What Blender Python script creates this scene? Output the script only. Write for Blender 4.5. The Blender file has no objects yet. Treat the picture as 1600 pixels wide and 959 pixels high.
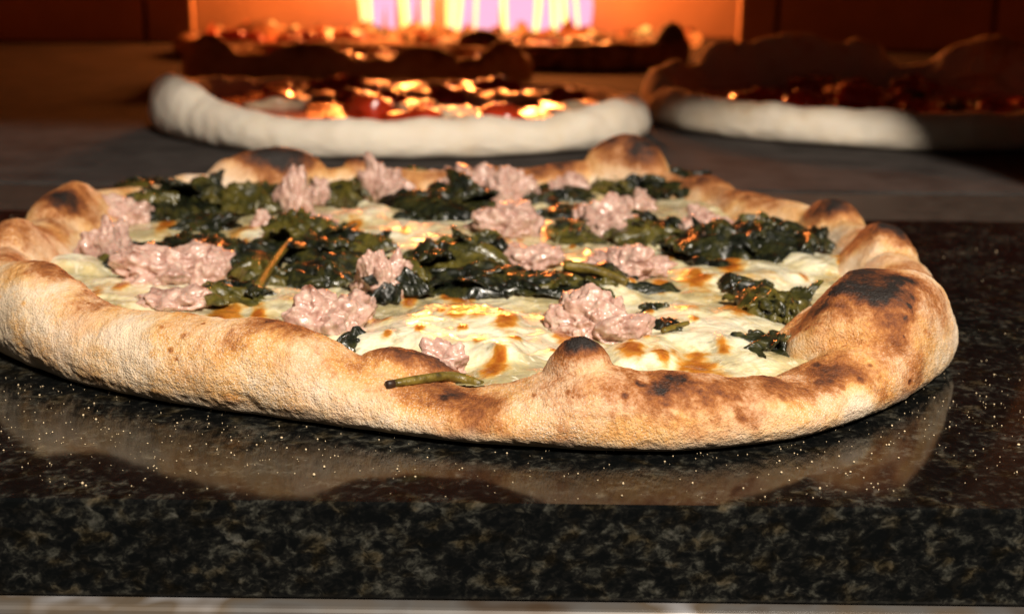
import bpy, bmesh, math, random
import numpy as np
from mathutils import Vector, Matrix

S = bpy.context.scene
COL = S.collection
rad = math.radians

# ------------------------------------------------------------------ camera
CAM_H, PITCH, ROLL, FPX = 0.10, rad(15.0), rad(0.65), 1980.0
cam = bpy.data.cameras.new('camera')
cam.sensor_width = 36.0
cam.lens = FPX / 1600 * 36.0
cam.clip_start, cam.clip_end = 0.01, 20
cam.dof.use_dof = True
cam.dof.focus_distance = 0.280
cam.dof.aperture_fstop = 18.0
co = bpy.data.objects.new('camera', cam)
COL.objects.link(co)
co.matrix_world = (Matrix.Translation((0, 0, CAM_H)) @ Matrix.Rotation(rad(90) - PITCH, 4, 'X')
                   @ Matrix.Rotation(ROLL, 4, 'Z'))
S.camera = co

# ------------------------------------------------------------------ world, lamp, exposure
W = bpy.data.worlds.new('World')
S.world = W
W.use_nodes = True
W.node_tree.nodes['Background'].inputs[0].default_value = (1.0, 0.86, 0.72, 1)
W.node_tree.nodes['Background'].inputs[1].default_value = 0.05

L = bpy.data.lights.new('counter_lamp', 'AREA')
L.shape, L.size = 'DISK', 0.15
L.energy = 22.5
L.color = (1.0, 0.89, 0.755)
lo = bpy.data.objects.new('counter_lamp', L)
COL.objects.link(lo)
lo.location = (0.28, -0.42, 0.76)
lo.rotation_euler = (Vector((0.0, 0.42, 0.0)) - lo.location).to_track_quat('-Z', 'Y').to_euler()

S.view_settings.view_transform = 'Standard'
S.view_settings.look = 'None'
S.view_settings.exposure = 0.0
S.view_settings.gamma = 1.0
S.view_settings.use_curve_mapping = False
S.render.engine = 'CYCLES'
S.cycles.use_denoising = True
S.cycles.max_bounces = 8
S.cycles.sample_clamp_indirect = 6.0
S.cycles.caustics_reflective = False
S.cycles.caustics_refractive = False


def at(px, py, z):
    """the point at height z that the photograph shows at pixel (px, py) of 1600 x 959"""
    u, v = px - 800, py - 479.5
    c, s = math.cos(ROLL), math.sin(ROLL)
    u, v = u * c + v * s, -u * s + v * c
    dx, dy, dz = u / FPX, 1.0, -v / FPX
    cp, sp = math.cos(PITCH), math.sin(PITCH)
    dy, dz = dy * cp + dz * sp, -dy * sp + dz * cp
    t = (z - CAM_H) / dz
    return np.array([dx * t, dy * t, z])


# ------------------------------------------------------------------ noise (numpy gradient noise)
def _hash(ix, iy, iz, seed):
    n = (ix * 374761393 + iy * 668265263 + iz * 2147483647 + seed * 974634777) & 0xFFFFFFFF
    n = ((n ^ (n >> 13)) * 1274126177) & 0xFFFFFFFF
    return (n ^ (n >> 16)) & 0xFFFFFFFF


_G = np.array([[1, 1, 0], [-1, 1, 0], [1, -1, 0], [-1, -1, 0], [1, 0, 1], [-1, 0, 1], [1, 0, -1], [-1, 0, -1],
               [0, 1, 1], [0, -1, 1], [0, 1, -1], [0, -1, -1], [1, 1, 0], [-1, 1, 0], [0, -1, 1], [0, -1, -1]], float)


def perlin(p, seed=0):
    p = np.asarray(p, float) + 137.31
    i = np.floor(p).astype(np.int64)
    f = p - i
    u = f * f * f * (f * (f * 6 - 15) + 10)
    out = 0.0
    for dx in (0, 1):
        wx = u[:, 0] if dx else 1 - u[:, 0]
        for dy in (0, 1):
            wy = u[:, 1] if dy else 1 - u[:, 1]
            for dz in (0, 1):
                wz = u[:, 2] if dz else 1 - u[:, 2]
                g = _G[_hash(i[:, 0] + dx, i[:, 1] + dy, i[:, 2] + dz, seed) & 15]
                out = out + wx * wy * wz * (g[:, 0] * (f[:, 0] - dx) + g[:, 1] * (f[:, 1] - dy) + g[:, 2] * (f[:, 2] - dz))
    return out


def fbm(p, scale, octv=3, seed=0):
    out, a = 0.0, 1.0
    for k in range(octv):
        out = out + a * perlin(p * (scale * 2.03 ** k), seed + k * 17)
        a *= 0.5
    return out


def smooth(x, a, b):
    t = np.clip((x - a) / (b - a), 0, 1)
    return t * t * (3 - 2 * t)


# ------------------------------------------------------------------ objects
def mesh_obj(name, verts, faces, mat, parent=None, loc=None, smooth_shade=True, attrs=None):
    me = bpy.data.meshes.new(name)
    v = np.asarray(verts, float)
    if loc is not None:
        v = v - np.asarray(loc)
    me.from_pydata(v.tolist(), [], faces if isinstance(faces, list) else faces.tolist())
    if smooth_shade:
        me.polygons.foreach_set('use_smooth', np.ones(len(me.polygons), bool))
    for k, a in (attrs or {}).items():
        at_ = me.attributes.new(k, 'FLOAT', 'POINT')
        at_.data.foreach_set('value', np.asarray(a, np.float32))
    me.materials.append(mat)
    me.update()
    o = bpy.data.objects.new(name, me)
    COL.objects.link(o)
    if parent is not None:
        o.parent = parent
    elif loc is not None:
        o.location = loc
    return o


def empty(name, loc, label=None, cat=None, group=None):
    o = bpy.data.objects.new(name, None)
    o.empty_display_size = 0.02
    COL.objects.link(o)
    o.location = loc
    if label:
        tag(o, label, cat, group)
    return o


def tag(o, label=None, cat=None, group=None, kind=None):
    if label: o['label'] = label
    if cat: o['category'] = cat
    if group: o['group'] = group
    if kind: o['kind'] = kind
    return o


def grid_faces(nu, nv, wrap_u=False):
    m = nu if wrap_u else nu - 1
    i, j = np.meshgrid(np.arange(m), np.arange(nv - 1), indexing='ij')
    i2 = (i + 1) % nu
    return np.stack([i * nv + j, i2 * nv + j, i2 * nv + j + 1, i * nv + j + 1], -1).reshape(-1, 4)


def box_obj(name, lo_, hi_, mat, parent=None, bevel=0.0, segs=2):
    bm = bmesh.new()
    bmesh.ops.create_cube(bm, size=1.0)
    lo_, hi_ = Vector(lo_), Vector(hi_)
    base = Vector(((lo_.x + hi_.x) / 2, (lo_.y + hi_.y) / 2, lo_.z))
    for v in bm.verts:
        v.co = Vector((v.co.x * (hi_.x - lo_.x), v.co.y * (hi_.y - lo_.y), (v.co.z + 0.5) * (hi_.z - lo_.z)))
    if bevel:
        bmesh.ops.bevel(bm, geom=list(bm.edges), offset=bevel, segments=segs, profile=0.5, affect='EDGES')
    me = bpy.data.meshes.new(name)
    bm.to_mesh(me)
    bm.free()
    me.materials.append(mat)
    o = bpy.data.objects.new(name, me)
    COL.objects.link(o)
    o.location = base
    if parent is not None:
        o.parent = parent
        o.location = base - parent.location
    return o


# ------------------------------------------------------------------ materials
class Mat:
    def __init__(self, name):
        self.m = bpy.data.materials.new(name)
        self.m.use_nodes = True
        self.t = self.m.node_tree
        self.b = self.t.nodes['Principled BSDF']
        self.co = self.n('ShaderNodeTexCoord').outputs['Object']

    def n(self, kind, **kw):
        nd = self.t.nodes.new(kind)
        for k, v in kw.items():
            setattr(nd, k, v)
        return nd

    def l(self, a, b):
        self.t.links.new(a, b)

    def noise(self, scale, detail=3, rough=0.55, dist=0.0, vec=None):
        nd = self.n('ShaderNodeTexNoise')
        nd.inputs['Scale'].default_value = scale
        nd.inputs['Detail'].default_value = detail
        nd.inputs['Roughness'].default_value = rough
        nd.inputs['Distortion'].default_value = dist
        self.l(vec or self.co, nd.inputs['Vector'])
        return nd.outputs['Fac']

    def voro(self, scale, vec=None, out='Distance', feature='F1'):
        nd = self.n('ShaderNodeTexVoronoi', feature=feature)
        nd.inputs['Scale'].default_value = scale
        self.l(vec or self.co, nd.inputs['Vector'])
        return nd.outputs[out]

    def mapped(self, scale):
        nd = self.n('ShaderNodeMapping')
        nd.inputs['Scale'].default_value = scale
        self.l(self.co, nd.inputs['Vector'])
        return nd.outputs['Vector']

    def ramp(self, fac, stops, interp='LINEAR'):
        nd = self.n('ShaderNodeValToRGB')
        cr = nd.color_ramp
        cr.interpolation = interp
        while len(cr.elements) < len(stops):
            cr.elements.new(0.5)
        for e, (p, c) in zip(cr.elements, stops):
            e.position = p
            e.color = (c, c, c, 1) if isinstance(c, (int, float)) else (*c, 1)
        self.l(fac, nd.inputs['Fac'])
        return nd.outputs['Color']

    def attr(self, name):
        nd = self.n('ShaderNodeAttribute', attribute_name=name)
        return nd.outputs['Fac']

    def math(self, op, a, b=None, clamp=False, c=0.0):
        nd = self.n('ShaderNodeMath', operation=op, use_clamp=clamp)
        for s, v in zip(nd.inputs, (a, b)):
            if v is None: continue
            if isinstance(v, (int, float)): s.default_value = v
            else: self.l(v, s)
        if op == 'MULTIPLY_ADD': nd.inputs[2].default_value = c
        return nd.outputs[0]

    def mix(self, fac, a, b, blend='MIX'):
        nd = self.n('ShaderNodeMix', data_type='RGBA', blend_type=blend)
        ins = [s for s in nd.inputs if s.enabled]
        for s, v in zip((nd.inputs[0], nd.inputs[6], nd.inputs[7]), (fac, a, b)):
            if isinstance(v, (int, float)): s.default_value = v
            elif isinstance(v, tuple): s.default_value = (*v, 1)
            else: self.l(v, s)
        return nd.outputs[2]

    def set(self, **kw):
        for k, v in kw.items():
            s = self.b.inputs[k.replace('_', ' ')]
            if isinstance(v, (int, float)): s.default_value = v
            elif isinstance(v, tuple): s.default_value = (*v, 1) if len(v) == 3 and s.type == 'RGBA' else v
            else: self.l(v, s)
        return self

    def bump(self, h, strength, dist, prev=None):
        nd = self.n('ShaderNodeBump')
        nd.inputs['Strength'].default_value = strength
        nd.inputs['Distance'].default_value = dist
        self.l(h, nd.inputs['Height'])
        if prev is not None:
            self.l(prev, nd.inputs['Normal'])
        self.l(nd.outputs[0], self.b.inputs['Normal'])
        return nd.outputs[0]


def crust_material(name, stops, grain=1.0, flour=0.75):
    M = Mat(name)
    t = M.attr('toast')
    n1 = M.noise(105, 5, 0.66)
    n2 = M.noise(900, 3, 0.6)
    f = M.math('ADD', t, M.math('MULTIPLY', M.math('SUBTRACT', n1, 0.5), M.math('MULTIPLY_ADD', t, 0.9, c=0.6)))
    f = M.math('ADD', f, M.math('MULTIPLY', M.math('SUBTRACT', n2, 0.5), 0.42), clamp=True)
    c = M.ramp(f, stops)
    fl = M.ramp(M.voro(1900), [(0.16, 1.0), (0.42, 0.0)])
    big = M.ramp(M.noise(48, 4, 0.65), [(0.42, 0.25), (0.56, 1.0)])
    keep = M.ramp(f, [(0.22, 1.0), (0.55, 0.18), (0.75, 0.0)])
    k = M.math('MULTIPLY', M.math('MULTIPLY', fl, big), M.math('MULTIPLY', keep, flour))
    c = M.mix(k, c, (0.86, 0.74, 0.62))
    veil = M.math('MULTIPLY', M.ramp(M.noise(38, 4, 0.68), [(0.44, 0.0), (0.60, 1.0)]), M.math('MULTIPLY', M.ramp(f, [(0.30, 1.0), (0.55, 0.0)]), 0.5 * flour))
    c = M.mix(veil, c, (0.74, 0.58, 0.47))
    c = M.mix(M.attr('dust'), c, (0.50, 0.42, 0.32))
    M.set(Base_Color=c, Roughness=M.ramp(t, [(0.5, 0.75), (0.95, 0.6)]), Subsurface_Weight=0.08, Subsurface_Scale=0.002)
    M.b.inputs['Subsurface Radius'].default_value = (1, 0.5, 0.25)
    b = M.bump(M.noise(600, 4, 0.7), 0.28 * grain, 0.0009)
    M.bump(M.noise(1900, 2, 0.6), 0.8 * grain, 0.0006, b)
    return M.m


M_CRUST = crust_material('baked_crust', [
    (0.0, (0.79, 0.61, 0.42)), (0.15, (0.76, 0.48, 0.23)), (0.30, (0.65, 0.33, 0.10)), (0.45, (0.44, 0.17, 0.04)), (0.60, (0.27, 0.085, 0.016)),
    (0.72, (0.16, 0.045, 0.010)), (0.88, (0.050, 0.016, 0.006)), (1.0, (0.012, 0.007, 0.005))])
M_RAW = crust_material('pale_crust', [
    (0.0, (0.78, 0.70, 0.58)), (0.4, (0.74, 0.62, 0.46)), (0.7, (0.58, 0.36, 0.17)), (1.0, (0.25, 0.10, 0.03))], 0.35, 0.2)
M_BROWN = crust_material('browned_crust', [
    (0.0, (0.50, 0.31, 0.16)), (0.4, (0.40, 0.21, 0.08)), (0.7, (0.16, 0.06, 0.02)), (1.0, (0.02, 0.012, 0.008))], 0.5, 0.15)


def make_cheese_mat():
    M = Mat('melted_mozzarella')
    t = M.attr('toast')
    th = M.attr('thick')
    n1 = M.noise(160, 4, 0.6, 0.6)
    n2 = M.noise(520, 3, 0.6)
    v = M.math('ADD', th, M.math('MULTIPLY', M.math('SUBTRACT', n1, 0.5), 1.3), clamp=True)
    c = M.ramp(v, [(0.06, (0.44, 0.37, 0.19)), (0.30, (0.62, 0.51, 0.26)), (0.55, (0.79, 0.69, 0.42)), (0.92, (0.88, 0.83, 0.62))])
    wet = M.ramp(M.noise(75, 4, 0.62, 1.2), [(0.49, 0.0), (0.64, 0.85)])
    c = M.mix(wet, c, (0.44, 0.39, 0.25))
    strand = M.ramp(M.noise(240, 3, 0.6, 1.6), [(0.54, 0.0), (0.66, 0.7)])
    c = M.mix(strand, c, (0.88, 0.83, 0.64))
    f = M.math('ADD', t, M.math('MULTIPLY', M.math('SUBTRACT', n2, 0.5), 0.45))
    f = M.math('ADD', f, M.math('MULTIPLY', M.math('SUBTRACT', M.noise(170, 4, 0.65), 0.5), 0.75), clamp=True)
    br = M.ramp(f, [(0.25, (0.74, 0.50, 0.16)), (0.45, (0.70, 0.38, 0.07)), (0.7, (0.56, 0.22, 0.025)), (1.0, (0.34, 0.09, 0.010))])
    c = M.mix(M.ramp(f, [(0.20, 0.0), (0.66, 1.0)]), c, br)
    M.set(Base_Color=c, Roughness=M.ramp(n1, [(0.3, 0.14), (0.7, 0.34)]), Subsurface_Weight=0.25, Subsurface_Scale=0.004,
          Specular_IOR_Level=0.5, Coat_Weight=0.5, Coat_Roughness=0.08)
    M.b.inputs['Subsurface Radius'].default_value = (1, 0.7, 0.35)
    b = M.bump(M.noise(120, 3, 0.5, 0.8), 0.55, 0.0026)
    M.bump(M.noise(330, 3, 0.5, 0.5), 0.35, 0.0008, b)
    return M.m


def make_sausage_mat():
    M = Mat('cooked_sausage')
    n1 = M.noise(330, 4, 0.6)
    n2 = M.noise(120, 3, 0.6)
    c = M.ramp(n1, [(0.28, (0.27, 0.13, 0.10)), (0.42, (0.48, 0.285, 0.23)), (0.58, (0.58, 0.385, 0.315)), (0.74, (0.72, 0.56, 0.46))])
    c = M.mix(M.ramp(n2, [(0.52, 0.0), (0.75, 0.55)]), c, (0.42, 0.27, 0.20))
    fat = M.ramp(M.voro(430), [(0.12, 0.7), (0.30, 0.0)])
    c = M.mix(fat, c, (0.70, 0.56, 0.46))
    pk = M.math('ADD', M.attr('toast'), M.math('MULTIPLY', M.math('SUBTRACT', n1, 0.5), 0.5))
    c = M.mix(M.ramp(pk, [(0.42, 0.0), (0.85, 1.0)]), c, (0.20, 0.07, 0.035))
    M.set(Base_Color=c, Roughness=M.ramp(M.noise(700, 2), [(0.35, 0.22), (0.65, 0.5)]), Subsurface_Weight=0.12, Subsurface_Scale=0.002,
          Coat_Weight=0.35, Coat_Roughness=0.10)
    b = M.bump(M.noise(480, 4, 0.65), 0.5, 0.0009)
    M.bump(M.voro(520), 0.35, 0.0006, b)
    return M.m


def make_green_mat(name, olive):
    M = Mat(name)
    n = M.noise(130, 4, 0.65, 0.7)
    dark = [(0.34, (0.0030, 0.0042, 0.0022)), (0.47, (0.008, 0.0105, 0.0045)), (0.57, (0.026, 0.027, 0.007)), (0.74, (0.085, 0.070, 0.014))]
    oli = [(0.28, (0.007, 0.008, 0.003)), (0.42, (0.034, 0.033, 0.007)), (0.56, (0.095, 0.078, 0.013)), (0.78, (0.18, 0.14, 0.03))]
    c = M.ramp(n, oli if olive else dark)
    M.set(Base_Color=c, Roughness=M.ramp(M.noise(500, 2), [(0.3, 0.20), (0.7, 0.48)]), Coat_Weight=0.3, Coat_Roughness=0.14)
    mp = M.mapped((1.0, 2.6, 1.0))
    b = M.bump(M.noise(260, 3, 0.6, 0.8, mp), 0.5, 0.0012)
    M.bump(M.voro(300, None, 'Distance', 'DISTANCE_TO_EDGE'), 0.2, 0.0005, b)
    return M.m


M_CHEESE = make_cheese_mat()
M_SAUSAGE = make_sausage_mat()
M_GREEN = make_green_mat('dark_wilted_greens', False)
M_OLIVE = make_green_mat('olive_wilted_greens', True)


def simple_mat(name, color, rough=0.5, var=0.3, scale=80, coat=0.0, bump=0.0, bscale=200, bdist=0.001, **kw):
    M = Mat(name)
    n = M.noise(scale, 4, 0.6)
    a = tuple(x * (1 - var) for x in color)
    b = tuple(min(1, x * (1 + var)) for x in color)
    M.set(Base_Color=M.ramp(n, [(0.3, a), (0.7, b)]), Roughness=rough, Coat_Weight=coat, Coat_Roughness=0.1, **kw)
    if bump:
        M.bump(M.noise(bscale, 4, 0.6), bump, bdist)
    return M.m


M_SAUCE = simple_mat('tomato_sauce', (0.42, 0.035, 0.008), 0.22, 0.5, 60, 0.4, 0.7, 120, 0.004)
M_MOZZ = simple_mat('white_mozzarella', (0.66, 0.52, 0.34), 0.3, 0.15, 60, 0.3, 0.3, 120, 0.002)
M_TOMATO = simple_mat('tomato_piece', (0.40, 0.030, 0.008), 0.18, 0.4, 60, 0.5, 0.4, 120, 0.002)
M_BURNT = simple_mat('charred_topping', (0.035, 0.016, 0.008), 0.3, 0.6, 80, 0.3, 0.6, 160, 0.002)
M_STEMEND = simple_mat('scorched_stem_end', (0.03, 0.014, 0.007), 0.5, 0.5, 600)
M_STEM = simple_mat('olive_stem', (0.125, 0.088, 0.012), 0.42, 0.6, 420, 0.05, 0.6, 700, 0.0006)


def make_granite():
    M = Mat('polished_black_granite')
    mp = M.mapped((1.0, 1.0, 1.35))
    w = M.noise(260, 2, 0.5, 0, mp)
    add = M.n('ShaderNodeVectorMath', operation='MULTIPLY_ADD')
    M.l(w, add.inputs[0])
    add.inputs[1].default_value = (0.004, 0.004, 0.004)
    M.l(mp, add.inputs[2])
    v = add.outputs[0]
    n1 = M.noise(390, 7, 0.66, 0.3, v)
    n2 = M.noise(90, 3, 0.6, 0, v)
    n3 = M.noise(55, 2, 0.5, 0, v)
    f = M.math('ADD', M.math('MULTIPLY', n1, 0.72), M.math('MULTIPLY', n2, 0.28))
    c = M.ramp(f, [(0.44, (0.0025, 0.003, 0.0032)), (0.52, (0.007, 0.007, 0.0065)), (0.575, (0.026, 0.026, 0.021)), (0.69, (0.085, 0.082, 0.070))])
    warm = M.ramp(M.noise(180, 2, 0.5, 0, v), [(0.5, 0.0), (0.68, 0.75)])
    c = M.mix(warm, c, (1.0, 0.74, 0.42), 'MULTIPLY')
    M.set(Base_Color=c, Roughness=M.ramp(n3, [(0.3, 0.06), (0.7, 0.11)]), Specular_IOR_Level=0.21)
    M.bump(n3, 0.02, 0.0003)
    return M.m


M_GRANITE = make_granite()
M_STONE = simple_mat('grey_oven_stone', (0.042, 0.036, 0.033), 0.9, 0.45, 42, 0.0, 0.35, 200, 0.0010, Specular_IOR_Level=0.15)
M_SILL = simple_mat('grey_sill_stone', (0.048, 0.041, 0.034), 0.38, 0.35, 120, 0.0, 0.15, 300, 0.0004)
M_BRICK = simple_mat('oven_firebrick', (0.42, 0.25, 0.15), 0.85, 0.14, 14, 0.0, 0.4, 160, 0.002)
M_MORTAR = simple_mat('oven_wall_core', (0.10, 0.06, 0.04), 0.9, 0.2, 30)
M_ROOF = simple_mat('sooty_brick', (0.065, 0.038, 0.024), 0.9, 0.3, 20)
M_SOOT = simple_mat('sooty_iron', (0.012, 0.010, 0.009), 0.6, 0.3, 30)
M_GRAIN = simple_mat('semolina_grain', (0.66, 0.52, 0.33), 0.6, 0.2, 900)


def make_steel():
    M = Mat('brushed_steel')
    mp = M.mapped((6.0, 60.0, 60.0))
    n = M.noise(3.0, 3, 0.5, 0, M.mapped((1, 0.3, 0.3)))
    c = M.ramp(M.noise(26, 3, 0.6), [(0.36, (0.06, 0.04, 0.025)), (0.47, (0.11, 0.105, 0.10)), (0.56, (0.11, 0.085, 0.06)), (0.68, (0.36, 0.37, 0.40))])
    M.set(Base_Color=c, Metallic=0.15, Roughness=0.42)
    return M.m


M_STEEL = make_steel()


def make_flame(name, col, s):
    M = Mat(name)
    em = M.n('ShaderNodeEmission')
    em.inputs[0].default_value = (*col, 1)
    em.inputs[1].default_value = s
    M.l(em.outputs[0], M.t.nodes['Material Output'].inputs['Surface'])
    return M.m


M_FL_PINK = make_flame('lilac_flame', (1.0, 0.46, 0.66), 1.2)
M_FL_YEL = make_flame('yellow_flame', (1.0, 0.62, 0.16), 2.6)

# ------------------------------------------------------------------ the setting
slab = box_obj('granite_counter', (-1.0, 0.2262, -0.0205), (1.0, 0.520, 0.0), M_GRANITE, None, 0.0006, 2)
tag(slab, 'polished black speckled granite ledge with a straight front edge', 'counter', kind='structure')
sill = box_obj('stone_sill', (-1.0, 0.5205, -0.05), (1.0, 0.586, -0.0006), M_SILL, None, 0.0004)
tag(sill, 'grey stone strip between granite ledge and oven floor', 'sill', kind='structure')
floor = box_obj('oven_floor', (-1.0, 0.592, -0.06), (1.0, 2.1, -0.0002), M_STONE, None, 0.0004)
tag(floor, 'grey stone oven floor under the rear pizzas', 'floor', kind='structure')
base = box_obj('oven_base', (-1.0, 0.26, -0.30), (1.0, 2.1, -0.062), M_MORTAR)
tag(base, 'dark base below the oven floor', 'base', kind='structure')
steel = box_obj('steel_trim', (-1.0, 0.2225, -0.055), (1.0, 0.259, -0.0209), M_STEEL, None, 0.0015, 3)
tag(steel, 'dull brushed steel trim under the granite ledge', 'trim', kind='structure')

# back wall: two flanks of firebricks either side of the burner recess
WY, RX0, RX1 = 1.68, -0.415, 0.287
wall = empty('oven_back_wall', (0, WY, 0))
tag(wall, 'orange lit firebrick back wall with burner recess', 'wall', kind='structure')


def bricks(x0, x1, y0, y1, cuts):
    xs = [x0] + cuts + [x1]
    for a, b in zip(xs[:-1], xs[1:]):
        for r in range(3):
            z0 = 0.0 + r * 0.122
            box_obj('brick', (a + 0.003, y0, z0), (b - 0.003, y1, z0 + 0.119), M_BRICK, wall, 0.003)


bricks(-0.98, RX0, WY, WY + 0.014, [-0.74, -0.480])
bricks(RX1, 0.98, WY, WY + 0.014, [0.340, 0.62])
box_obj('wall_core', (-0.98, WY + 0.012, 0.0), (RX0 - 0.045, WY + 0.038, 0.365), M_MORTAR, wall)
box_obj('wall_core', (RX1 + 0.045, WY + 0.012, 0.0), (0.98, WY + 0.038, 0.365), M_MORTAR, wall)
bricks(-0.98, 0.98, 1.93, 2.03, [-0.55, 0.45])
side = box_obj('oven_side_wall', (-0.99, 0.64, 0.0), (-0.84, 2.05, 0.37), M_BRICK)
tag(side, 'left brick side wall of the oven chamber', 'wall', kind='structure')
side = box_obj('oven_side_wall', (0.84, 0.64, 0.0), (0.99, 2.05, 0.37), M_BRICK)
tag(side, 'right brick side wall of the oven chamber', 'wall', kind='structure')
ceil_ = box_obj('oven_ceiling', (-1.0, 0.588, 0.372), (1.0, 2.06, 0.44), M_ROOF)
tag(ceil_, 'sooty roof of the oven chamber', 'ceiling', kind='structure')


def oven_mouth():
    # front wall with an arched mouth; everything above 0.1 m stays out of the picture
    y0, y1 = 0.530, 0.586
    XL, XR, ZT = -0.46, 0.252, 0.172
    arc = [(XL, 0.0), (XL, 0.05)]
    for k in range(1, 13):
        a = math.pi - k * math.pi / 24
        arc.append((XL + 0.16 + 0.16 * math.cos(a), 0.05 + (ZT - 0.05) * math.sin(a)))
    for k in range(0, 13):
        a = math.pi / 2 - k * math.pi / 24
        arc.append((XR - 0.07 + 0.07 * math.cos(a), 0.05 + (ZT - 0.05) * math.sin(a)))
    arc.append((XR, 0.0))
    outer = [(-1.0, 0.0)] + [(-1.0 + 2.0 * k / (len(arc) - 3), 0.46) for k in range(len(arc) - 2)] + [(1.0, 0.0)]
    n = len(arc)
    v = [(x, y0, z) for x, z in arc] + [(x, y0, z) for x, z in outer] + [(x, y1, z) for x, z in arc] + [(x, y1, z) for x, z in outer]
    f = []
    for k in range(n - 1):
        f.append([k, k + 1, n + k + 1, n + k])
        f.append([2 * n + k + 1, 2 * n + k, 3 * n + k, 3 * n + k + 1])
        f.append([k + 1, k, 2 * n + k, 2 * n + k + 1])
        f.append([n + k, n + k + 1, 3 * n + k + 1, 3 * n + k])
    o = mesh_obj('oven_mouth', v, f, M_SOOT, smooth_shade=False)
    tag(o, 'soot blackened oven front with arched mouth', 'wall', kind='structure')


oven_mouth()


# ------------------------------------------------------------------ crust generator
def periodic(table, th, win=4):
    a = np.array([t[0] for t in table], float)
    r = np.array([t[1] for t in table], float)
    d = np.degrees(th) % 360
    aa = np.concatenate([a - 360, a, a + 360])
    rr = np.concatenate([r, r, r])
    # smooth: average a few shifted samples
    out = 0
    for s in (-win, -win / 2, 0, win / 2, win):
        out = out + np.interp(d + s, aa, rr)
    return out / 5


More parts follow.
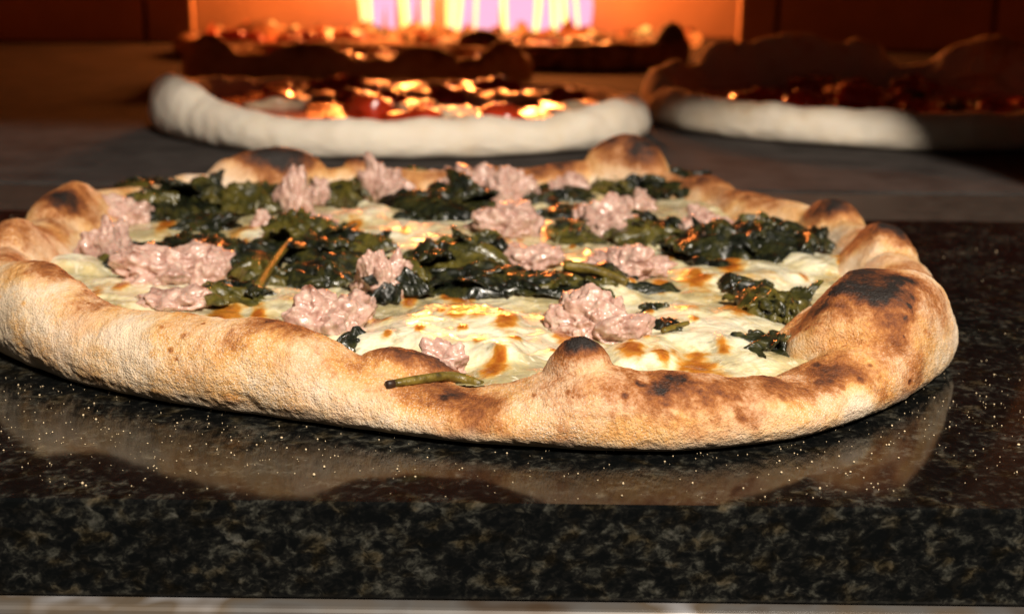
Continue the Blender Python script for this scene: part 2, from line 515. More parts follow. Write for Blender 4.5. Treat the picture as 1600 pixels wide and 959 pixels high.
def make_crust(name, C, Rt, Ht, mat, parent, thetas, seed=1, bubbles=(), chars=(), base_toast=0.12, crest_toast=0.25,
               win=0.017, wout=0.0125, nprof=(40, 46, 26), zfloor=0.004, lump=1.0, dust=1.0, noise_t=0.5, freckles=0):
    th = thetas
    R, Hc = periodic(Rt, th), periodic(Ht, th, 1.3 if nprof[1] > 60 else 8)
    c3 = np.stack([np.cos(th), np.sin(th), 0 * th], -1)
    Hc = Hc + 0.0012 * lump * fbm(c3, 5.0, 3, seed)
    R = R + 0.0010 * lump * fbm(c3, 6.0, 3, seed + 5)
    rc = R - wout
    n_in, n_out, n_bot = nprof
    rs, zs, sec = [], [], []
    for k in range(8):                                   # floor under the toppings
        t = k / 8
        rs.append((rc - win) * (0.02 + 0.98 * t)); zs.append(0 * th + zfloor); sec.append(0)
    for k in range(n_in):                                # inner slope up to the crest
        t = k / n_in
        s = t * t * (3 - 2 * t)
        s = 0.5 * s + 0.5 * np.sin(t * math.pi / 2) ** 1.6
        rs.append(rc - win * (1 - t)); zs.append(zfloor + (Hc - zfloor) * s); sec.append(1)
    zc = 0.36 * Hc
    for k in range(n_out + 1):                           # round outside
        ph = math.pi / 2 - k / n_out * rad(168)
        cs, sn = math.cos(ph), math.sin(ph)
        rs.append(rc + wout * (math.copysign(abs(cs) ** 0.85, cs) if sn > 0 else abs(cs) ** 0.42))
        zs.append(zc + np.where(sn > 0, (Hc - zc) * abs(sn) ** 0.95, -zc * abs(sn) ** 1.15))
        sec.append(2)
    for k in range(1, n_bot // 3 + 1):
        t = k / (n_bot // 3)
        rs.append((rc + wout * 0.45) * (1 - 0.98 * t)); zs.append(0 * th + 0.0003); sec.append(3)
    r = np.stack(rs, 1); z = np.stack(zs, 1)
    nth, npf = r.shape
    P = np.stack([C[0] + r * np.cos(th)[:, None], C[1] + r * np.sin(th)[:, None], np.maximum(z, 0.0003)], -1)
    # normals from the grid
    du = np.roll(P, -1, 0) - np.roll(P, 1, 0)
    dv = np.gradient(P, axis=1)
    N = np.cross(du, dv)
    N /= np.linalg.norm(N, axis=-1, keepdims=True) + 1e-12
    if N[0, 10, 2] < 0: N = -N
    secA = np.array(sec)[None, :] + 0 * r
    top = ((secA == 1) | (secA == 2)).astype(float)
    Pf, Nf, topf = P.reshape(-1, 3), N.reshape(-1, 3), top.reshape(-1)
    relz = (z / Hc[:, None]).reshape(-1)
    toast = np.zeros(len(Pf))
    # blisters
    for (bx, by, br, bh, ch, *ex) in bubbles:
        sx = ex[0] if ex else 1.0
        ang = ex[1] if len(ex) > 1 else 0.0
        pw = ex[2] if len(ex) > 2 else 0.85
        dx, dy = Pf[:, 0] - bx, Pf[:, 1] - by
        ca, sa = math.cos(ang), math.sin(ang)
        ux, uy = (dx * ca + dy * sa) / (br * sx), (-dx * sa + dy * ca) / br
        d2 = ux * ux + uy * uy
        d2 = d2 * (1 + 0.25 * perlin(Pf * 90, seed + 77))
        f = np.clip(1 - d2, 0, 1) ** pw
        wz = np.clip(0.25 + 0.9 * Nf[:, 2], 0, 1) * topf
        Pf = Pf + np.stack([0 * f, 0 * f, f * bh * wz], -1) + Nf * (f * bh * 0.18 * wz)[:, None]
        if len(ex) > 3:
            Pf = Pf + np.array([ex[3][0], ex[3][1], 0.0]) * (f * topf * (secA.reshape(-1) == 1))[:, None]
        toast += ch * smooth(f * wz, 0.10, 0.95)
    # lumps
    disp = 0.0013 * fbm(Pf, 30, 3, seed + 1) + 0.0003 * fbm(Pf, 150, 2, seed + 2) + 0.00022 * fbm(Pf, 520, 2, seed + 3)
    fade = topf * smooth(Pf[:, 2], 0.0004, 0.003)
    Pf = Pf + Nf * (disp * lump * fade)[:, None]
    Pf[:, 2] = np.maximum(Pf[:, 2], 0.0003)
    n = fbm(Pf, 45, 3, seed + 9)
    n2 = fbm(Pf, 16, 2, seed + 19)
    crest = smooth(relz, 0.62, 1.0) * topf * (0.55 + 0.9 * (n2 + 0.3))
    toast = toast + base_toast + noise_t * 0.45 * n + 0.18 * n2 + crest_toast * crest
    char_warp = 0.30 * fbm(Pf, 120, 2, seed + 31) + 0.20 * fbm(Pf, 420, 2, seed + 33)
    for (cx, cy, cz, cr, cs) in chars:
        d = np.sqrt((Pf[:, 0] - cx) ** 2 + (Pf[:, 1] - cy) ** 2 + (Pf[:, 2] - cz) ** 2) / cr
        toast += cs * smooth(-(d + char_warp), -1.0, -0.15)
    rg = np.random.default_rng(seed + 5)
    pool = np.where((topf > 0) & (relz > 0.35))[0]
    for k in range(freckles):                            # small crisp scorch freckles
        c = Pf[rg.choice(pool)]
        cr = 0.0005 + 0.0010 * rg.random() ** 2
        d = np.sqrt(((Pf - c) ** 2).sum(1)) / cr
        toast += rg.uniform(0.12, 0.38) * smooth(-(d + 1.2 * char_warp), -1.0, -0.45)
    dz = Pf[:, 2] + 0.0016 * fbm(Pf, 120, 2, seed + 41)
    dustv = dust * 0.75 * (1 - smooth(dz, 0.0012, 0.0052))
    o = mesh_obj(name, Pf, grid_faces(nth, npf, True), mat, parent, (C[0], C[1], 0),
                 attrs={'toast': np.clip(toast, 0, 1), 'dust': dustv})
    return o


# ------------------------------------------------------------------ lumps (minced meat, tomato pieces, blobs of cheese)
_ico = {}


def ico(sub):
    if sub not in _ico:
        bm = bmesh.new()
        bmesh.ops.create_icosphere(bm, subdivisions=sub, radius=1.0)
        v = np.array([x.co[:] for x in bm.verts])
        f = np.array([[y.index for y in x.verts] for x in bm.faces])
        bm.free()
        _ico[sub] = (v / np.linalg.norm(v, axis=1, keepdims=True), f)
    return _ico[sub]


def lump_shape(seed, a, b, h, sub=5, nblob=14, crumb=1.0, grain=0.0022):
    """an irregular crumbly lump that fills the box 2a x 2b x h above its base"""
    rng = np.random.default_rng(seed)
    D, F = ico(sub)
    r = np.full(len(D), 0.62)
    for k in range(nblob):
        c = rng.normal(size=3)
        c /= np.linalg.norm(c)
        c[2] = abs(c[2]) * 0.9
        c *= rng.uniform(0.40, 0.74)
        q = rng.uniform(0.22, 0.42)
        dc = D @ c
        disc = q * q - (c @ c - dc * dc)
        rr = np.where((disc > 0) & (dc > 0), dc + np.sqrt(np.maximum(disc, 0)), 0)
        m = np.maximum(r, rr)
        kk = np.clip(0.12 - np.abs(r - rr), 0, 1) / 0.12
        r = m + 0.03 * kk * kk
    P = D * r[:, None]
    P = P * (1 + 0.30 * fbm(P + seed * 0.13, 2.6, 3, seed + 70))[:, None]
    P[:, :2] /= np.abs(P[:, :2]).max(0)
    P[:, 2] /= P[:, 2].max()
    P = P * np.array([a, b, h])
    size = (a * b * h) ** (1 / 3)
    ncell = int(np.clip(70 * (size / 0.008) ** 2, 16, 170))
    pts = rng.normal(size=(ncell, 3))
    pts /= np.linalg.norm(pts, axis=1, keepdims=True)
    pts = pts * np.array([a, b, h]) * rng.uniform(0.5, 0.95, (ncell, 1))
    Pw = P + 0.0012 * np.stack([perlin(P * 300, seed + 1), perlin(P * 300, seed + 2), perlin(P * 300, seed + 5)], -1)
    dd = np.sqrt(((Pw[:, None, :] - pts[None]) ** 2).sum(-1))
    dd = np.partition(dd, 1, axis=1)
    g = np.clip((dd[:, 1] - dd[:, 0]) / grain, 0, 1)
    Nn = D / np.array([a, b, h])
    Nn /= np.linalg.norm(Nn, axis=1, keepdims=True)
    k = min(1.0, size / 0.007)
    ridge = 1 - 2 * np.abs(perlin(P * 210 + seed, seed + 21))
    disp = crumb * k * (0.00030 * np.sqrt(g) - 0.0002 + 0.0004 * ridge + 0.0002 * (1 - 2 * np.abs(perlin(P * 470 + seed, seed + 23))) + 0.0008 * fbm(P + seed, 330, 3, seed + 3))
    P = P + Nn * disp[:, None]
    hi = smooth(P[:, 2] / h, 0.6, 1.05) * (0.35 + fbm(P, 160, 2, seed + 8)) + 0.55 * smooth(fbm(P, 90, 3, seed + 11), 0.3, 0.65)
    return P, F, hi


def footprint(px, py_bot, wpx, hpx, z0=0.0095, depth=0.8):
    """size and base point on the plane z0 of a lump that measures wpx x hpx in the photograph"""
    q = at(px, py_bot, z0)
    dist = q[1] * math.cos(PITCH) + (CAM_H - z0) * math.sin(PITCH)
    m = dist / FPX
    a = wpx * m / 2
    al = math.atan2(CAM_H - z0, q[1])
    b = max(0.003, min(a * depth, 0.026))
    h = (hpx * m - 2 * b * math.sin(al) * 0.75) / math.cos(al)
    if h < 0.003:
        b = max(0.003, hpx * m * 0.5 / math.sin(al) * 0.7)
        h = max(0.003, hpx * m * 0.35)
    return np.array([q[0], q[1] + b * 0.85, z0]), a, b, h


# ------------------------------------------------------------------ the front pizza
PC = np.array([-0.012, 0.405, 0.0])
pizza = empty('pizza', PC, 'baked pizza with pink sausage lumps, dark greens and melted cheese on granite', 'pizza')

R_FRONT = [(i * 5, r - 0.0012) for i, r in enumerate([
    0.1423, 0.1433, 0.1440, 0.1455, 0.1475, 0.1455, 0.1425, 0.1415, 0.1445, 0.1500, 0.1540, 0.1590, 0.1630, 0.1665, 0.1665,
    0.1560, 0.1420, 0.1359, 0.1310, 0.1296, 0.1307, 0.1355, 0.1417, 0.1448, 0.1491, 0.1500, 0.1520, 0.1610, 0.1625, 0.1631,
    0.1666, 0.1671, 0.1663, 0.1630, 0.1580, 0.1555, 0.1551, 0.1549, 0.1551, 0.1567, 0.1575, 0.1563, 0.1565, 0.1555, 0.1530,
    0.1517, 0.1499, 0.1479, 0.1467, 0.1460, 0.1452, 0.1451, 0.1459, 0.1476, 0.1507, 0.1544, 0.1584, 0.1624, 0.1652, 0.1660,
    0.1653, 0.1636, 0.1619, 0.1609, 0.1602, 0.1574, 0.1520, 0.1488, 0.1453, 0.1438, 0.1420, 0.1415])]
H_FRONT = [(0, .017), (20, .0155), (35, .0165), (55, .0155), (62, .018), (70, .019), (80, .0185), (95, .0180), (115, .0185), (130, .0155), (145, .016), (160, .0175),
           (175, .019), (188, .018), (200, .0195), (212, .0235), (219, .0250), (224, .0225), (231, .0195), (238, .0198), (244, .0208),
           (251, .0208), (256, .0188), (260.5, .0125), (265.5, .0098), (269, .0092), (272, .0092), (275, .0115), (278, .0155),
           (280.5, .0180), (283, .0168), (286, .0160), (290.5, .0160), (295, .0134), (299.5, .0116), (304, .0140), (309, .0170), (318, .0175), (330, .0170), (345, .0175)]


def A(px, py, z): 
    q = at(px, py, z)
    return q[0], q[1]


bub = [
    (*A(905, 548, .019), .0072, .0050, .44, 1.1, 0.0, 0.75),            # small dark nub on the front rim
    (*A(652, 572, .011), .0085, .0058, .55, 1.5, 0.1),      # browned blister inside the rim
    (*A(295, 482, .015), .010, .0040, .52, 1.7, 0.0),
    (*A(1362, 492, .016), .0265, .0092, .18, 1.0, 0.0, 0.50, (-.009, .001)),           # big right blister
    (*A(1358, 396, .014), .0140, .0055, .45, 1.15, 0, 0.7),
    (*A(1300, 325, .018), .0110, .0050, .55, 1.1),
    (0.050, 0.546, .0165, .0105, .45, 1.1, -0.4, 0.7), (-0.010, 0.540, .011, .0035, .3, 1.6), (0.085, 0.520, .010, .003, .25, 1.5, -0.7),
    (*A(415, 252, .022), .0220, .0110, .32, 1.2),
    (*A(300, 285, .016), .0150, .0035, .0, 1.2),
    (*A(565, 255, .020), .0080, .0045, .5, 1.0),
    (*A(135, 318, .018), .0150, .0065, .30, 1.9, 1.0, 0.8),
    (*A(30, 365, .020), .0130, .0050, .15, 1.2),
]
chars = []
for (px, py, z, r_, s_) in [(1325, 445, .024, .0135, .80), (1335, 435, .026, .0100, .55), (1370, 442, .026, .009, .35), (1340, 460, .023, .022, .30), (1300, 485, .020, .013, .22), (1365, 372, .024, .009, .55), (905, 530, .023, .0075, .26),
                            (60, 352, .024, .008, .8), (120, 310, .024, .022, .30), (110, 300, .026, .012, .12), (160, 282, .027, .010, .35),
                            (400, 240, .030, .010, .2), (410, 250, .024, .024, .15), (1000, 235, .026, .013, .35), (700, 262, .018, .03, .12), (1150, 300, .016, .02, .15), (1295, 317, .023, .008, .3), (1005, 232, .029, .008, .3),
                            (1090, 590, .015, .013, .20), (1180, 602, .013, .012, .24), (1230, 605, .011, .009, .18),
                            (1035, 610, .013, .010, .22), (1060, 680, .003, .006, .34), (1040, 690, .003, .004, .2), (390, 560, .012, .008, .18),
                            (465, 505, .020, .011, .34), (395, 505, .020, .011, .22), (160, 465, .020, .010, .28), (90, 440, .021, .010, .25),
                            (300, 500, .018, .010, .18), (720, 620, .009, .008, .16), (1290, 560, .016, .010, .30), (1180, 300, .016, .010, .25),
                            (1110, 360, .014, .006, .1), (1440, 420, .018, .012, .18), (340, 600, .006, .008, .12), (500, 540, .016, .009, .2)]:
    q = at(px, py, z)
    chars.append((q[0], q[1], q[2], r_, s_))
TH = np.radians(np.concatenate([np.linspace(0, 195, 460, False), np.linspace(195, 335, 1000, False), np.linspace(335, 360, 80, False)]))
crust = make_crust('crust', PC, R_FRONT, H_FRONT, M_CRUST, pizza, TH, 3, bub, chars, base_toast=0.12, crest_toast=0.24, nprof=(40, 70, 24), noise_t=0.75, freckles=130)


# cheese sheet
def make_cheese():
    step = 0.00062
    xs = np.arange(-0.165, 0.165, step)
    X, Y = np.meshgrid(xs, xs, indexing='ij')
    p = np.stack([X.ravel() + PC[0], Y.ravel() + PC[1], 0 * X.ravel()], -1)
    rr = np.hypot(X, Y).ravel()
    Rm = periodic(R_FRONT, np.arctan2(Y, X).ravel()) - 0.0160
    z = 0.0086 + 0.0017 * fbm(p, 38, 2, 201) + 0.0008 * np.abs(fbm(p, 95, 2, 203))
    warp = fbm(p, 60, 2, 720)
    thick = 0.34 + 0.75 * fbm(p, 45, 3, 202)
    for (px, py, wpx, hh, yx) in [(720, 525, 190, .0034, .75), (1110, 520, 150, .0032, .7), (1165, 565, 90, .002, .6), (650, 350, 150, .0024, .8), (430, 370, 90, .003, .8),
                                  (210, 460, 130, .002, .6), (830, 560, 90, .002, .5), (1150, 430, 110, .0026, .7), (1290, 415, 80, .0024, .6),
                                  (440, 470, 90, .002, .6), (1000, 560, 80, .0026, .6), (120, 420, 60, .004, .6), (560, 345, 70, .002, .8), (800, 385, 60, .002, .6), (940, 450, 80, .002, .6)]:
        q = at(px, py, 0.009)
        m = (q[1] * math.cos(PITCH) + 0.09 * math.sin(PITCH)) / FPX
        d2 = ((p[:, 0] - q[0]) / (wpx * m)) ** 2 + ((p[:, 1] - q[1]) / (wpx * m * yx * 1.4)) ** 2
        d2 = d2 * (1 + 0.5 * warp)
        f = smooth(-d2, -1, -0.1)
        z += hh * f
        thick += 0.35 * f
    toast = np.zeros(len(p))
    rs2 = random.Random(31)
    extra = [(rs2.uniform(120, 1330), rs2.uniform(330, 585), rs2.uniform(4, 9)) for _ in range(70)]
    for (px, py, r_) in extra + [(730, 497, 20), (745, 508, 14), (715, 508, 12), (790, 520, 14), (805, 545, 8), (885, 527, 15), (1140, 418, 15), (1152, 494, 18),
                         (1070, 487, 14), (1085, 490, 9), (1095, 572, 22), (985, 558, 14), (1035, 565, 9), (1000, 420, 10), (385, 362, 15), (145, 466, 12),
                         (566, 497, 12), (604, 507, 9), (355, 482, 16), (340, 492, 12), (548, 362, 12), (720, 462, 18), (700, 462, 10), (1085, 440, 16), (1030, 445, 12),
                         (190, 455, 8), (770, 580, 14), (1270, 392, 12), (1320, 415, 10), (930, 405, 9), (785, 385, 9), (460, 342, 10), (1205, 545, 9),
                         (850, 500, 8), (1000, 525, 8), (690, 505, 5), (1130, 555, 9), (640, 470, 9)]:
        q = at(px, py, 0.0095)
        m = (q[1] * math.cos(PITCH) + 0.09 * math.sin(PITCH)) / FPX
        al = math.sin(math.atan2(0.09, q[1]))
        r_ *= 1.25
        d = np.hypot((p[:, 0] - q[0]) / (r_ * m), (p[:, 1] - q[1]) / (r_ * m * 0.62 / al))
        ix = np.where(d < 2.6)[0]
        d = d[ix] + 0.55 * fbm(p[ix], 210, 3, int(px) + 3)
        toast[ix] = np.maximum(toast[ix], 0.92 * smooth(-d, -2.0, -0.1))
    toast += 0.34 * smooth(fbm(p, 70, 3, 240), 0.22, 0.6)
    p[:, 2] = z + 0.0007 * np.clip(toast, 0, 1)
    keep = (rr < Rm).reshape(X.shape)
    kf = keep[:-1, :-1] & keep[1:, :-1] & keep[:-1, 1:] & keep[1:, 1:]
    F = grid_faces(len(xs), len(xs)).reshape(len(xs) - 1, len(xs) - 1, 4)[kf]
    used = np.unique(F)
    re = np.full(len(p), -1)
    re[used] = np.arange(len(used))
    mesh_obj('melted_cheese', p[used], re[F], M_CHEESE, pizza, PC, attrs={'toast': np.clip(toast[used], 0, 1), 'thick': np.clip(thick[used], 0, 1)})


make_cheese()

# sausage: (x, bottom y, width, height) in the photograph
SAUS = [(187, 352, 85, 52), (158, 408, 80, 78), (255, 447, 165, 78), (270, 485, 130, 48), (458, 335, 62, 82), (500, 318, 36, 46), (598, 316, 72, 82),
        (490, 368, 62, 38), (735, 308, 108, 60), (790, 316, 104, 66), (868, 308, 34, 36), (795, 372, 126, 64), (958, 366, 92, 68), (1108, 366, 86, 42),
        (828, 418, 96, 44), (985, 434, 132, 64), (936, 532, 152, 98), (592, 470, 92, 92), (512, 530, 126, 96), (690, 582, 74, 62), (410, 364, 38, 38),
        (920, 352, 50, 42), (545, 505, 90, 60), (640, 316, 40, 36), (330, 440, 50, 44), (700, 296, 70, 36), (1000, 330, 60, 40), (890, 300, 60, 34), (1090, 352, 50, 36)]
for i, (px, py, w, h) in enumerate(SAUS):
    c, a, b, hh = footprint(px, py, w, h)
    P, F, hi = lump_shape(500 + i * 13, a * 1.16, b * 1.3, hh * 0.98, 6 if w * h > 6500 else 5)
    P = P[:, :]
    P[:, 2] = np.where(P[:, 2] < 0, P[:, 2] * 0.45, P[:, 2])
    mesh_obj('sausage_lump', P + c, F, M_SAUSAGE, pizza, PC, attrs={'toast': np.clip(hi * 0.75, 0, 1)})


# greens: crumpled cooked leaves
def leaf(seed, c, a, b, h, ang, mat, parent, n=56, lean=0.0):
    rng = np.random.default_rng(seed)
    u, v = np.meshgrid(np.linspace(-1, 1, n), np.linspace(-1, 1, n), indexing='ij')
    U, V = (u * np.sqrt(1 - v * v / 2)).ravel(), (v * np.sqrt(1 - u * u / 2)).ravel()
    ro = np.hypot(U, V)
    th = np.arctan2(V, U)
    rag = 1 + 0.55 * fbm(np.stack([np.cos(th) * 1.7, np.sin(th) * 1.7, 0 * th + seed], -1), 1.0, 4, seed) * ro ** 2
    x, y = a * U * rag, b * V * rag
    fa = rng.uniform(-0.9, 0.9)
    # crumple: ridged folds along a warped direction
    w = np.stack([x * 95, y * 95, 0 * x + seed * 1.7], -1)
    wx, wy = perlin(w, seed + 1), perlin(w + 31.7, seed + 2)
    xf, yf = x + 0.0065 * wx, y + 0.0065 * wy
    l1, l2 = rng.uniform(40, 75), rng.uniform(95, 170)
    q = np.stack([(xf * math.cos(fa) + yf * math.sin(fa)) * l1, (-xf * math.sin(fa) + yf * math.cos(fa)) * l2, 0 * x + seed * 2.3], -1)
    fold = 1 - 2.6 * np.abs(perlin(q, seed)) + 0.55 * (1 - 2.6 * np.abs(perlin(q * 2.1 + 5, seed + 4)))
    dome = np.clip(1 - ro ** 2.6, 0, 1) ** 0.6
    big = perlin(np.stack([U * 1.5, V * 1.5, 0 * U + seed * 3.1], -1), seed + 9)
    am = min(0.0021, 0.32 * h + 0.0007)
    z = h * 0.70 * dome * (1 + 0.9 * big) + am * fold + 0.0004 * fbm(w, 2.2, 2, seed + 6) - 0.0014 * ro
    x = x + 0.0038 * wy + 0.0008 * perlin(w * 2.2 + 11, seed + 3)
    y = y + 0.0038 * wx + 0.0008 * perlin(w * 2.2 + 23, seed + 5)
    if lean:
        y, z = y * math.cos(lean) - z * math.sin(lean), np.abs(y * math.sin(lean)) * 0.8 + z * math.cos(lean)
    ca, sa = math.cos(ang), math.sin(ang)
    P = np.stack([c[0] + x * ca - y * sa, c[1] + x * sa + y * ca, c[2] + z], -1)
    o = mesh_obj('leaf', P, grid_faces(n, n), mat, parent, PC)
    md = o.modifiers.new('thickness', 'SOLIDIFY')
    md.thickness = 0.0005
    md.offset = 0
    return o


# (x, bottom y, width, height, olive share, tilt)
GREENS = [(250, 338, 150, 58, 0.2, 0), (380, 334, 104, 58, 0.9, 0), (538, 318, 72, 52, 0.4, 0), (685, 350, 132, 76, 0.45, 0), (310, 364, 78, 30, 0.0, 0.4),
          (325, 414, 215, 52, 0.15, -0.1), (470, 404, 130, 50, 0.45, 0), (492, 440, 96, 34, 0.0, 0.1), (715, 436, 135, 92, 0.25, 0), (612, 470, 84, 112, 0.05, 0),
          (800, 462, 340, 44, 0.15, -0.08), (905, 460, 110, 44, 0.95, -0.4), (900, 344, 110, 24, 0.1, 0), (905, 376, 90, 34, 0.5, 0), (1020, 380, 96, 44, 0.3, 0),
          (1040, 306, 110, 44, 0.2, -0.2), (960, 300, 70, 24, 0.8, 0), (1125, 408, 120, 58, 0.1, 0), (1246, 404, 132, 80, 0.12, 0), (1218, 508, 104, 58, 0.35, 0),
          (1175, 464, 54, 26, 0.0, 0), (1222, 560, 96, 46, 0.2, 0), (1025, 500, 40, 22, 0.0, 0), (1048, 526, 60, 16, 0.3, 0.5), (350, 478, 104, 40, 0.4, 0.3),
          (395, 445, 60, 36, 0.9, 0.6), (950, 436, 90, 22, 0.0, -0.3), (165, 420, 24, 24, 0.8, 0.8), (205, 300, 60, 22, 0.0, 0), (540, 548, 36, 16, 0.0, -0.5), (640, 300, 80, 34, 0.4, 0), (870, 318, 90, 30, 0.1, 0), (985, 296, 110, 34, 0.4, 0), (1062, 296, 60, 44, 0.2, 0.3), (1180, 385, 90, 40, 0.2, 0), (560, 395, 80, 30, 0.2, 0), (200, 318, 60, 30, 0.3, 0)]
rnd = random.Random(11)
for i, (px, py, w, h, ol, tilt) in enumerate(GREENS):
    c, a, b, hh = footprint(px, py, w * 1.08, h * 1.04, 0.0095, 1.5)
    hh = min(hh, 0.0068)
    clump = empty('greens_clump', (0, 0, 0))
    clump.parent = pizza
    area = w * h
    k = 7 if area > 6000 else 5 if area > 3000 else 3 if area > 1000 else 2
    for j in range(k):
        mat = M_OLIVE if rnd.random() < ol else M_GREEN
        if j == 0:
            leaf(900 + i * 31, c, a * 1.12, b * 1.15, hh * 0.9, tilt, mat, clump, 64)
        else:
            off = np.array([rnd.uniform(-0.7, 0.7) * a, rnd.uniform(-0.5, 0.6) * b, rnd.uniform(0, 0.25) * hh])
            leaf(900 + i * 31 + j, c + off, max(.004, min(a * rnd.uniform(0.3, 0.6), 0.016)), max(.003, b * rnd.uniform(0.4, 0.8)), hh * rnd.uniform(0.6, 0.95),
                 tilt + rnd.uniform(-1.0, 1.0), mat, clump, 40, rnd.uniform(-0.7, 0.7))


def tube(name, pts, radii, mat, parent, loc, n=14, cap=True):
    pts = [Vector(p) for p in pts]
    v, f = [], []
    for i, p in enumerate(pts):
        d = (pts[min(i + 1, len(pts) - 1)] - pts[max(i - 1, 0)]).normalized()
        s = d.cross(Vector((0, 0, 1))).normalized()
        t = s.cross(d)
        for k in range(n):
            a = 2 * math.pi * k / n
            rr = radii[i] * (1 + 0.08 * math.sin(3 * a + i))
            v.append(p + s * (rr * math.cos(a)) + t * (rr * math.sin(a)))
    for i in range(len(pts) - 1):
        for k in range(n):
            k2 = (k + 1) % n
            f.append([i * n + k, i * n + k2, (i + 1) * n + k2, (i + 1) * n + k])
    f.append(list(range(n))[::-1])
    f.append([(len(pts) - 1) * n + k for k in range(n)])
    return mesh_obj(name, [tuple(x) for x in v], f, mat, parent, loc)


from mathutils.bvhtree import BVHTree


def surface_of(names):
    vs, fs, m = [], [], 0
    for o in pizza.children:
        if o.type == 'MESH' and o.name.split('.')[0] in names:
            vs += [v.co + Vector(PC) for v in o.data.vertices]
            fs += [[i + m for i in p.vertices] for p in o.data.polygons]
            m = len(vs)
    return BVHTree.FromPolygons(vs, fs)


TOP = surface_of(('crust', 'melted_cheese'))


def drop(px, py, lift):
    q = at(px, py, 0.0)
    d = (Vector(q) - Vector((0, 0, CAM_H))).normalized()
    hit = TOP.ray_cast(Vector((0, 0, CAM_H)), d)[0] or Vector(q)
    return np.array(hit) + np.array([0, 0, lift])


def stem(path, r0, r1, dark):
    w = [drop(*p) for p in path]
    n = 12
    tt = np.linspace(0, len(w) - 1, n)
    pts = [[np.interp(t, range(len(w)), [q[k] for q in w]) for k in range(3)] for t in tt]
    pts = [np.mean([pts[max(i - 1, 0)], pts[i], pts[min(i + 1, n - 1)]], axis=0) if 0 < i < n - 1 else np.array(pts[i]) for i in range(n)]
    st = tube('stem', pts, np.linspace(r0, r1, n), M_STEM, pizza, PC)
    if dark:
        d = pts[0] - pts[1]
        d /= np.linalg.norm(d)
        tube('stem_end', [pts[0] - d * 0.0006, pts[0] + d * 0.0008, pts[0] + d * 0.0014], [r0 * 1.05, r0 * 1.10, r0 * 0.85], M_STEMEND, st, PC)


stem([(612, 604, .0006), (640, 601, .0008), (672, 597, .0010), (700, 592, .0010), (725, 595, .0004), (752, 600, -.0004)], .00095, .0013, True)
stem([(400, 460, .0012), (430, 430, .0045), (455, 405, .0060)], .0014, .0011, False)
stem([(980, 448, .0012), (930, 440, .0035), (880, 440, .0050)], .0013, .0017, False)
stem([(1035, 522, .0008), (1060, 514, .0010), (1075, 507, .0004)], .0007, .0006, False)

# ------------------------------------------------------------------ pizzas in the oven
GROUP = None


def rear_pizza(name, C, R, seed, label, crust_mat, Hb, base_toast, crest_toast, bubbles, sauce_mat, toppings, nth=360, lump=1.6):
    C = np.array([C[0], C[1], 0.0])
    root = empty(name, C, label, 'pizza')
    rng = np.random.default_rng(seed)
    Rt = [(a, R * (1 + 0.035 * math.sin(rad(a) * 2 + seed) + 0.02 * math.sin(rad(a) * 5 + seed * 2))) for a in range(0, 360, 6)]
    Ht = [(a, h) for a, h in Hb]
    make_crust('crust', C, Rt, Ht, crust_mat, root, np.radians(np.linspace(0, 360, nth, False)), seed, bubbles, (), base_toast, crest_toast,
               win=0.020, wout=0.014, nprof=(16, 24, 9), lump=lump * 0.8, dust=0.0)
    n = 70
    xs = np.linspace(-R, R, n)
    X, Y = np.meshgrid(xs, xs, indexing='ij')
    th = np.arctan2(Y, X).ravel()
    rr = np.minimum(np.hypot(X, Y).ravel(), periodic(Rt, th) - 0.016)
    p = np.stack([C[0] + rr * np.cos(th), C[1] + rr * np.sin(th), 0 * th], -1)
    p[:, 2] = 0.0140 + 0.0024 * fbm(p, 40, 3, seed + 3)
    mesh_obj('sauce', p, grid_faces(n, n), sauce_mat, root, C)
    for (nm, mat, cnt, smin, smax, hf) in toppings:
        k = 0
        while k < cnt:
            q = rng.uniform(-1, 1, 2) * (R - 0.034)
            if np.hypot(*q) > R - 0.034: continue
            s = rng.uniform(smin, smax)
            P, F, hi = lump_shape(int(rng.integers(1e6)), s, s * rng.uniform(0.7, 1.1), s * hf, 3, 8, 0.8)
            P[:, 2] = np.where(P[:, 2] < 0, P[:, 2] * 0.4, P[:, 2])
            mesh_obj(nm, P + np.array([C[0] + q[0], C[1] + q[1], 0.0145]), F, mat, root, C, attrs={'toast': np.clip(hi, 0, 1)})
            k += 1
    return root


def polar(C, R, deg, dr=0.012):
    return C[0] + (R - dr) * math.cos(rad(deg)), C[1] + (R - dr) * math.sin(rad(deg))


C1, R1 = (-0.071, 0.818), 0.153
rear_pizza('pizza', C1, R1, 21, 'pale raw looking pizza with tomato sauce, just behind the sausage pizza', M_RAW,
           [(0, .022), (60, .018), (120, .018), (170, .028), (195, .034), (215, .028), (235, .020), (270, .020), (300, .020), (330, .022)], 0.05, 0.05,
           [(*polar(C1, R1, 205), .03, .004, .0), (*polar(C1, R1, 330), .025, .004, .0)], M_SAUCE,
           [('cheese_blob', M_MOZZ, 14, .014, .026, .32), ('tomato_piece', M_TOMATO, 16, .010, .020, .6)])
C2, R2 = (0.250, 0.878), 0.158
rear_pizza('pizza', C2, R2, 33, 'puffy browned pizza with red topping at right, one lit wedge of pale crust', M_RAW,
           [(0, .024), (60, .030), (90, .026), (130, .034), (170, .026), (195, .024), (235, .022), (270, .022), (310, .022)], 0.10, 0.10,
           [(*polar(C2, R2, 100), .055, .020, .3, 1.2), (*polar(C2, R2, 78), .022, .010, .3), (*polar(C2, R2, 128), .026, .012, .3), (*polar(C2, R2, 40), .050, .022, .4), (*polar(C2, R2, 178), .036, .008, .2, 1.0, 0.6), (*polar(C2, R2, 155), .02, .006, .3)], M_SAUCE,
           [('tomato_piece', M_TOMATO, 16, .010, .020, .7), ('charred_topping', M_BURNT, 6, .008, .014, .6)])
C3, R3 = (-0.140, 1.165), 0.150
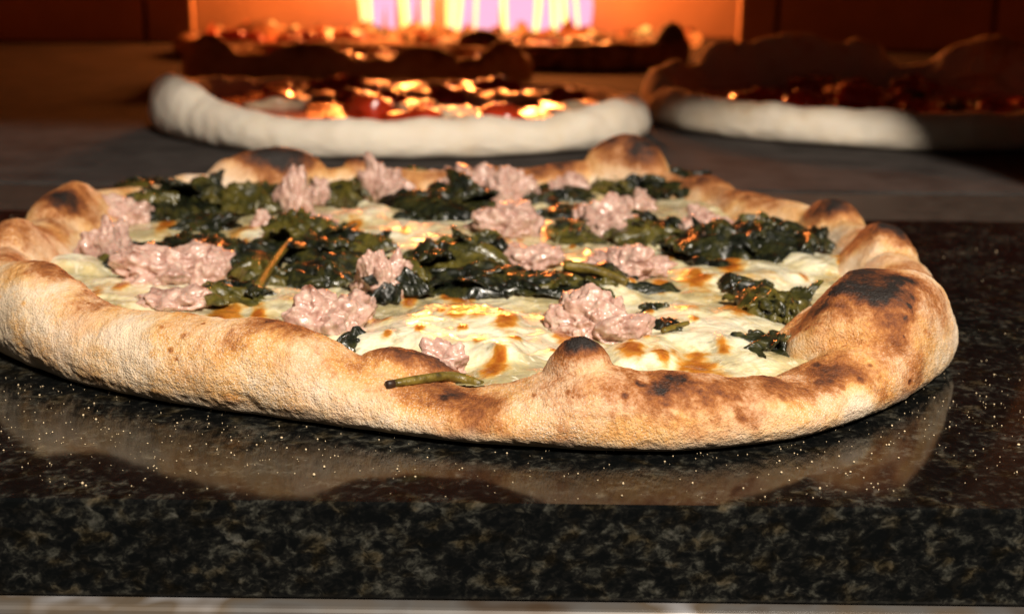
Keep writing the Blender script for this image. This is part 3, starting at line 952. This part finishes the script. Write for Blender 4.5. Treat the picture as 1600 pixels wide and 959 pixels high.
rear_pizza('pizza', C3, R3, 45, 'shadowed brown pizza with puffy rim between pale pizza and flame', M_BROWN,
           [(0, .026), (90, .022), (180, .028), (225, .030), (270, .028), (315, .026)], 0.2, 0.2,
           [(*polar(C3, R3, 215), .03, .012, .2), (*polar(C3, R3, 260), .035, .010, .2), (*polar(C3, R3, 300), .03, .010, .2), (*polar(C3, R3, 340), .03, .012, .2)], M_SAUCE,
           [('cheese_blob', M_MOZZ, 6, .010, .018, .5), ('tomato_piece', M_TOMATO, 12, .010, .018, .6)], 260)
C4, R4 = (0.050, 1.425), 0.140
rear_pizza('pizza', C4, R4, 57, 'charred dark pizza with glinting top right in front of flame', M_BROWN,
           [(0, .028), (90, .022), (180, .024), (270, .026)], 0.6, 0.3,
           [(*polar(C4, R4, 230), .03, .012, .3), (*polar(C4, R4, 340), .035, .014, .3)], M_SAUCE,
           [('charred_topping', M_BURNT, 14, .010, .018, .8), ('tomato_piece', M_TOMATO, 10, .008, .015, .7)], 220)
C5, R5 = (-0.262, 1.500), 0.130
rear_pizza('pizza', C5, R5, 69, 'farthest pizza glowing red in firelight at left of flame', M_BROWN,
           [(0, .020), (90, .022), (180, .022), (270, .020)], 0.4, 0.3, [(*polar(C5, R5, 120), .03, .010, .3)], M_SAUCE,
           [('tomato_piece', M_TOMATO, 18, .010, .016, .8)], 200)

# ------------------------------------------------------------------ gas flame in the recess
FY = 1.80
flame = empty('gas_flame', (-0.06, FY, 0), 'curtain of lilac and yellow gas flames at the back of the oven', 'flame')
tube('burner_bar', [(-0.24, FY, 0.008), (0.11, FY, 0.008)], [0.008, 0.008], M_MORTAR, flame, (-0.06, FY, 0))


def tongue(x, w, h, mat, seed, dy):
    n, k = 24, 12
    v = []
    rs = random.Random(seed)
    ph, bend = rs.uniform(0, 6), rs.uniform(-0.006, 0.006)
    for i in range(n):
        t = i / (n - 1)
        r = w * (0.55 + 0.6 * math.sin(math.pi * min(1, t * 1.15 + 0.12)) ** 0.8) * (1 - t ** 4) + 0.0004
        cx = x + bend * t + 0.003 * math.sin(5 * t + ph)
        for j in range(k):
            a = 2 * math.pi * j / k
            v.append((cx + r * math.cos(a), FY + dy + r * 0.8 * math.sin(a), 0.014 + h * t))
    mesh_obj('flame_tongue', v, grid_faces(n, k).tolist() + [[i * k + k - 1, (i + 1) * k + k - 1, (i + 1) * k, i * k] for i in range(n - 1)], mat, flame, (-0.06, FY, 0))


rf = random.Random(5)
for x0 in np.linspace(-0.20, 0.08, 17):
    tongue(x0 + rf.uniform(-.012, .012), rf.uniform(.006, .017), rf.uniform(.13, .24), M_FL_PINK, rf.random(), rf.uniform(0.0, 0.03))
for x0 in (-0.208, -0.199, -0.158, -0.149, -0.121, -0.088, -0.079, -0.052, -0.013, 0.028, 0.055, 0.066, 0.084):
    tongue(x0, rf.uniform(.0012, .0042), rf.uniform(.13, .24), M_FL_YEL, rf.random(), rf.uniform(-0.022, -0.012))
for fx, fy, fz, en in ((-0.24, 0.06, 0.16, 2.0), (-0.06, 0.06, 0.16, 2.0), (0.12, 0.06, 0.16, 2.0), (-0.14, -0.045, 0.22, 10.0), (0.02, -0.045, 0.22, 10.0)):
    fl = bpy.data.lights.new('flame_glow', 'POINT')
    fl.energy, fl.color, fl.shadow_soft_size = en, (1.0, 0.26, 0.05), 0.03
    fo = bpy.data.objects.new('flame_glow', fl)
    COL.objects.link(fo)
    fo.parent = flame
    fo.location = (fx + 0.06, fy, fz)


# ------------------------------------------------------------------ added emissive lumps standing in for firelit glints below the flame
M_GLINT = []
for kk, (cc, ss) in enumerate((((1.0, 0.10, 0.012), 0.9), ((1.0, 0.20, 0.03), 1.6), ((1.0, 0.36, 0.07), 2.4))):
    M = Mat('firelit_glint')
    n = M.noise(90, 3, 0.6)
    M.set(Base_Color=(0.03, 0.02, 0.015), Roughness=0.9, Emission_Color=cc, Emission_Strength=M.ramp(n, [(0.40, 0.0), (0.62, min(1.0, ss))]))  # emission imitates flame light glinting on the far toppings
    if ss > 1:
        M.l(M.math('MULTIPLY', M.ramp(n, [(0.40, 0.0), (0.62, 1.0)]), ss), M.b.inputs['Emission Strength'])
    M_GLINT.append(M.m)
bed = empty('glint_bed', (-0.08, 1.71, 0), 'row of added orange red glowing lumps standing in for firelit glints below the flames', 'glints')
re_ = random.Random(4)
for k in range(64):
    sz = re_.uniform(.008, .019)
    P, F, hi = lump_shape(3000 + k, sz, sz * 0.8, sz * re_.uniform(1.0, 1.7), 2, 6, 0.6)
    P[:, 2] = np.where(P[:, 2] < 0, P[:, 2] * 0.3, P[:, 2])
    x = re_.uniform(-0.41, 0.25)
    mesh_obj('glint_lump', P + np.array([x, re_.uniform(1.665, 1.765), 0.004]), F, M_GLINT[re_.choice((0, 0, 1, 1, 2))], bed, (-0.08, 1.71, 0), smooth_shade=False)


# ------------------------------------------------------------------ semolina grains on the granite
def grains():
    rng = np.random.default_rng(8)
    D, F = ico(1)
    V, FF = [], []
    m = 0
    clusters = [(*at(100, 690, 0)[:2], .035, 230), (*at(380, 690, 0)[:2], .035, 170), (*at(1400, 660, 0)[:2], .030, 170), (*at(1520, 620, 0)[:2], .035, 170), (*at(820, 720, 0)[:2], .05, 130),
                (*at(1250, 720, 0)[:2], .035, 130), (*at(60, 620, 0)[:2], .03, 130), (*at(1560, 430, 0)[:2], .06, 70), (0.0, .30, .25, 260)]
    for cx, cy, s, n in clusters:
        for _ in range(n):
            x, y = cx + rng.normal() * s, cy + rng.normal() * s * 0.6
            if not 0.2285 < y < 0.515: continue
            rr = abs(rng.normal()) * 0.00008 + 0.000055
            V.append(D * rr * rng.uniform(0.7, 1.3, 3) + np.array([x, y, rr * 0.8]))
            FF.append(F + m)
            m += len(D)
    o = mesh_obj('semolina_grains', np.concatenate(V), np.concatenate(FF), M_GRAIN)
    tag(o, 'fine pale semolina grains scattered on the black granite', 'semolina', kind='stuff')


grains()
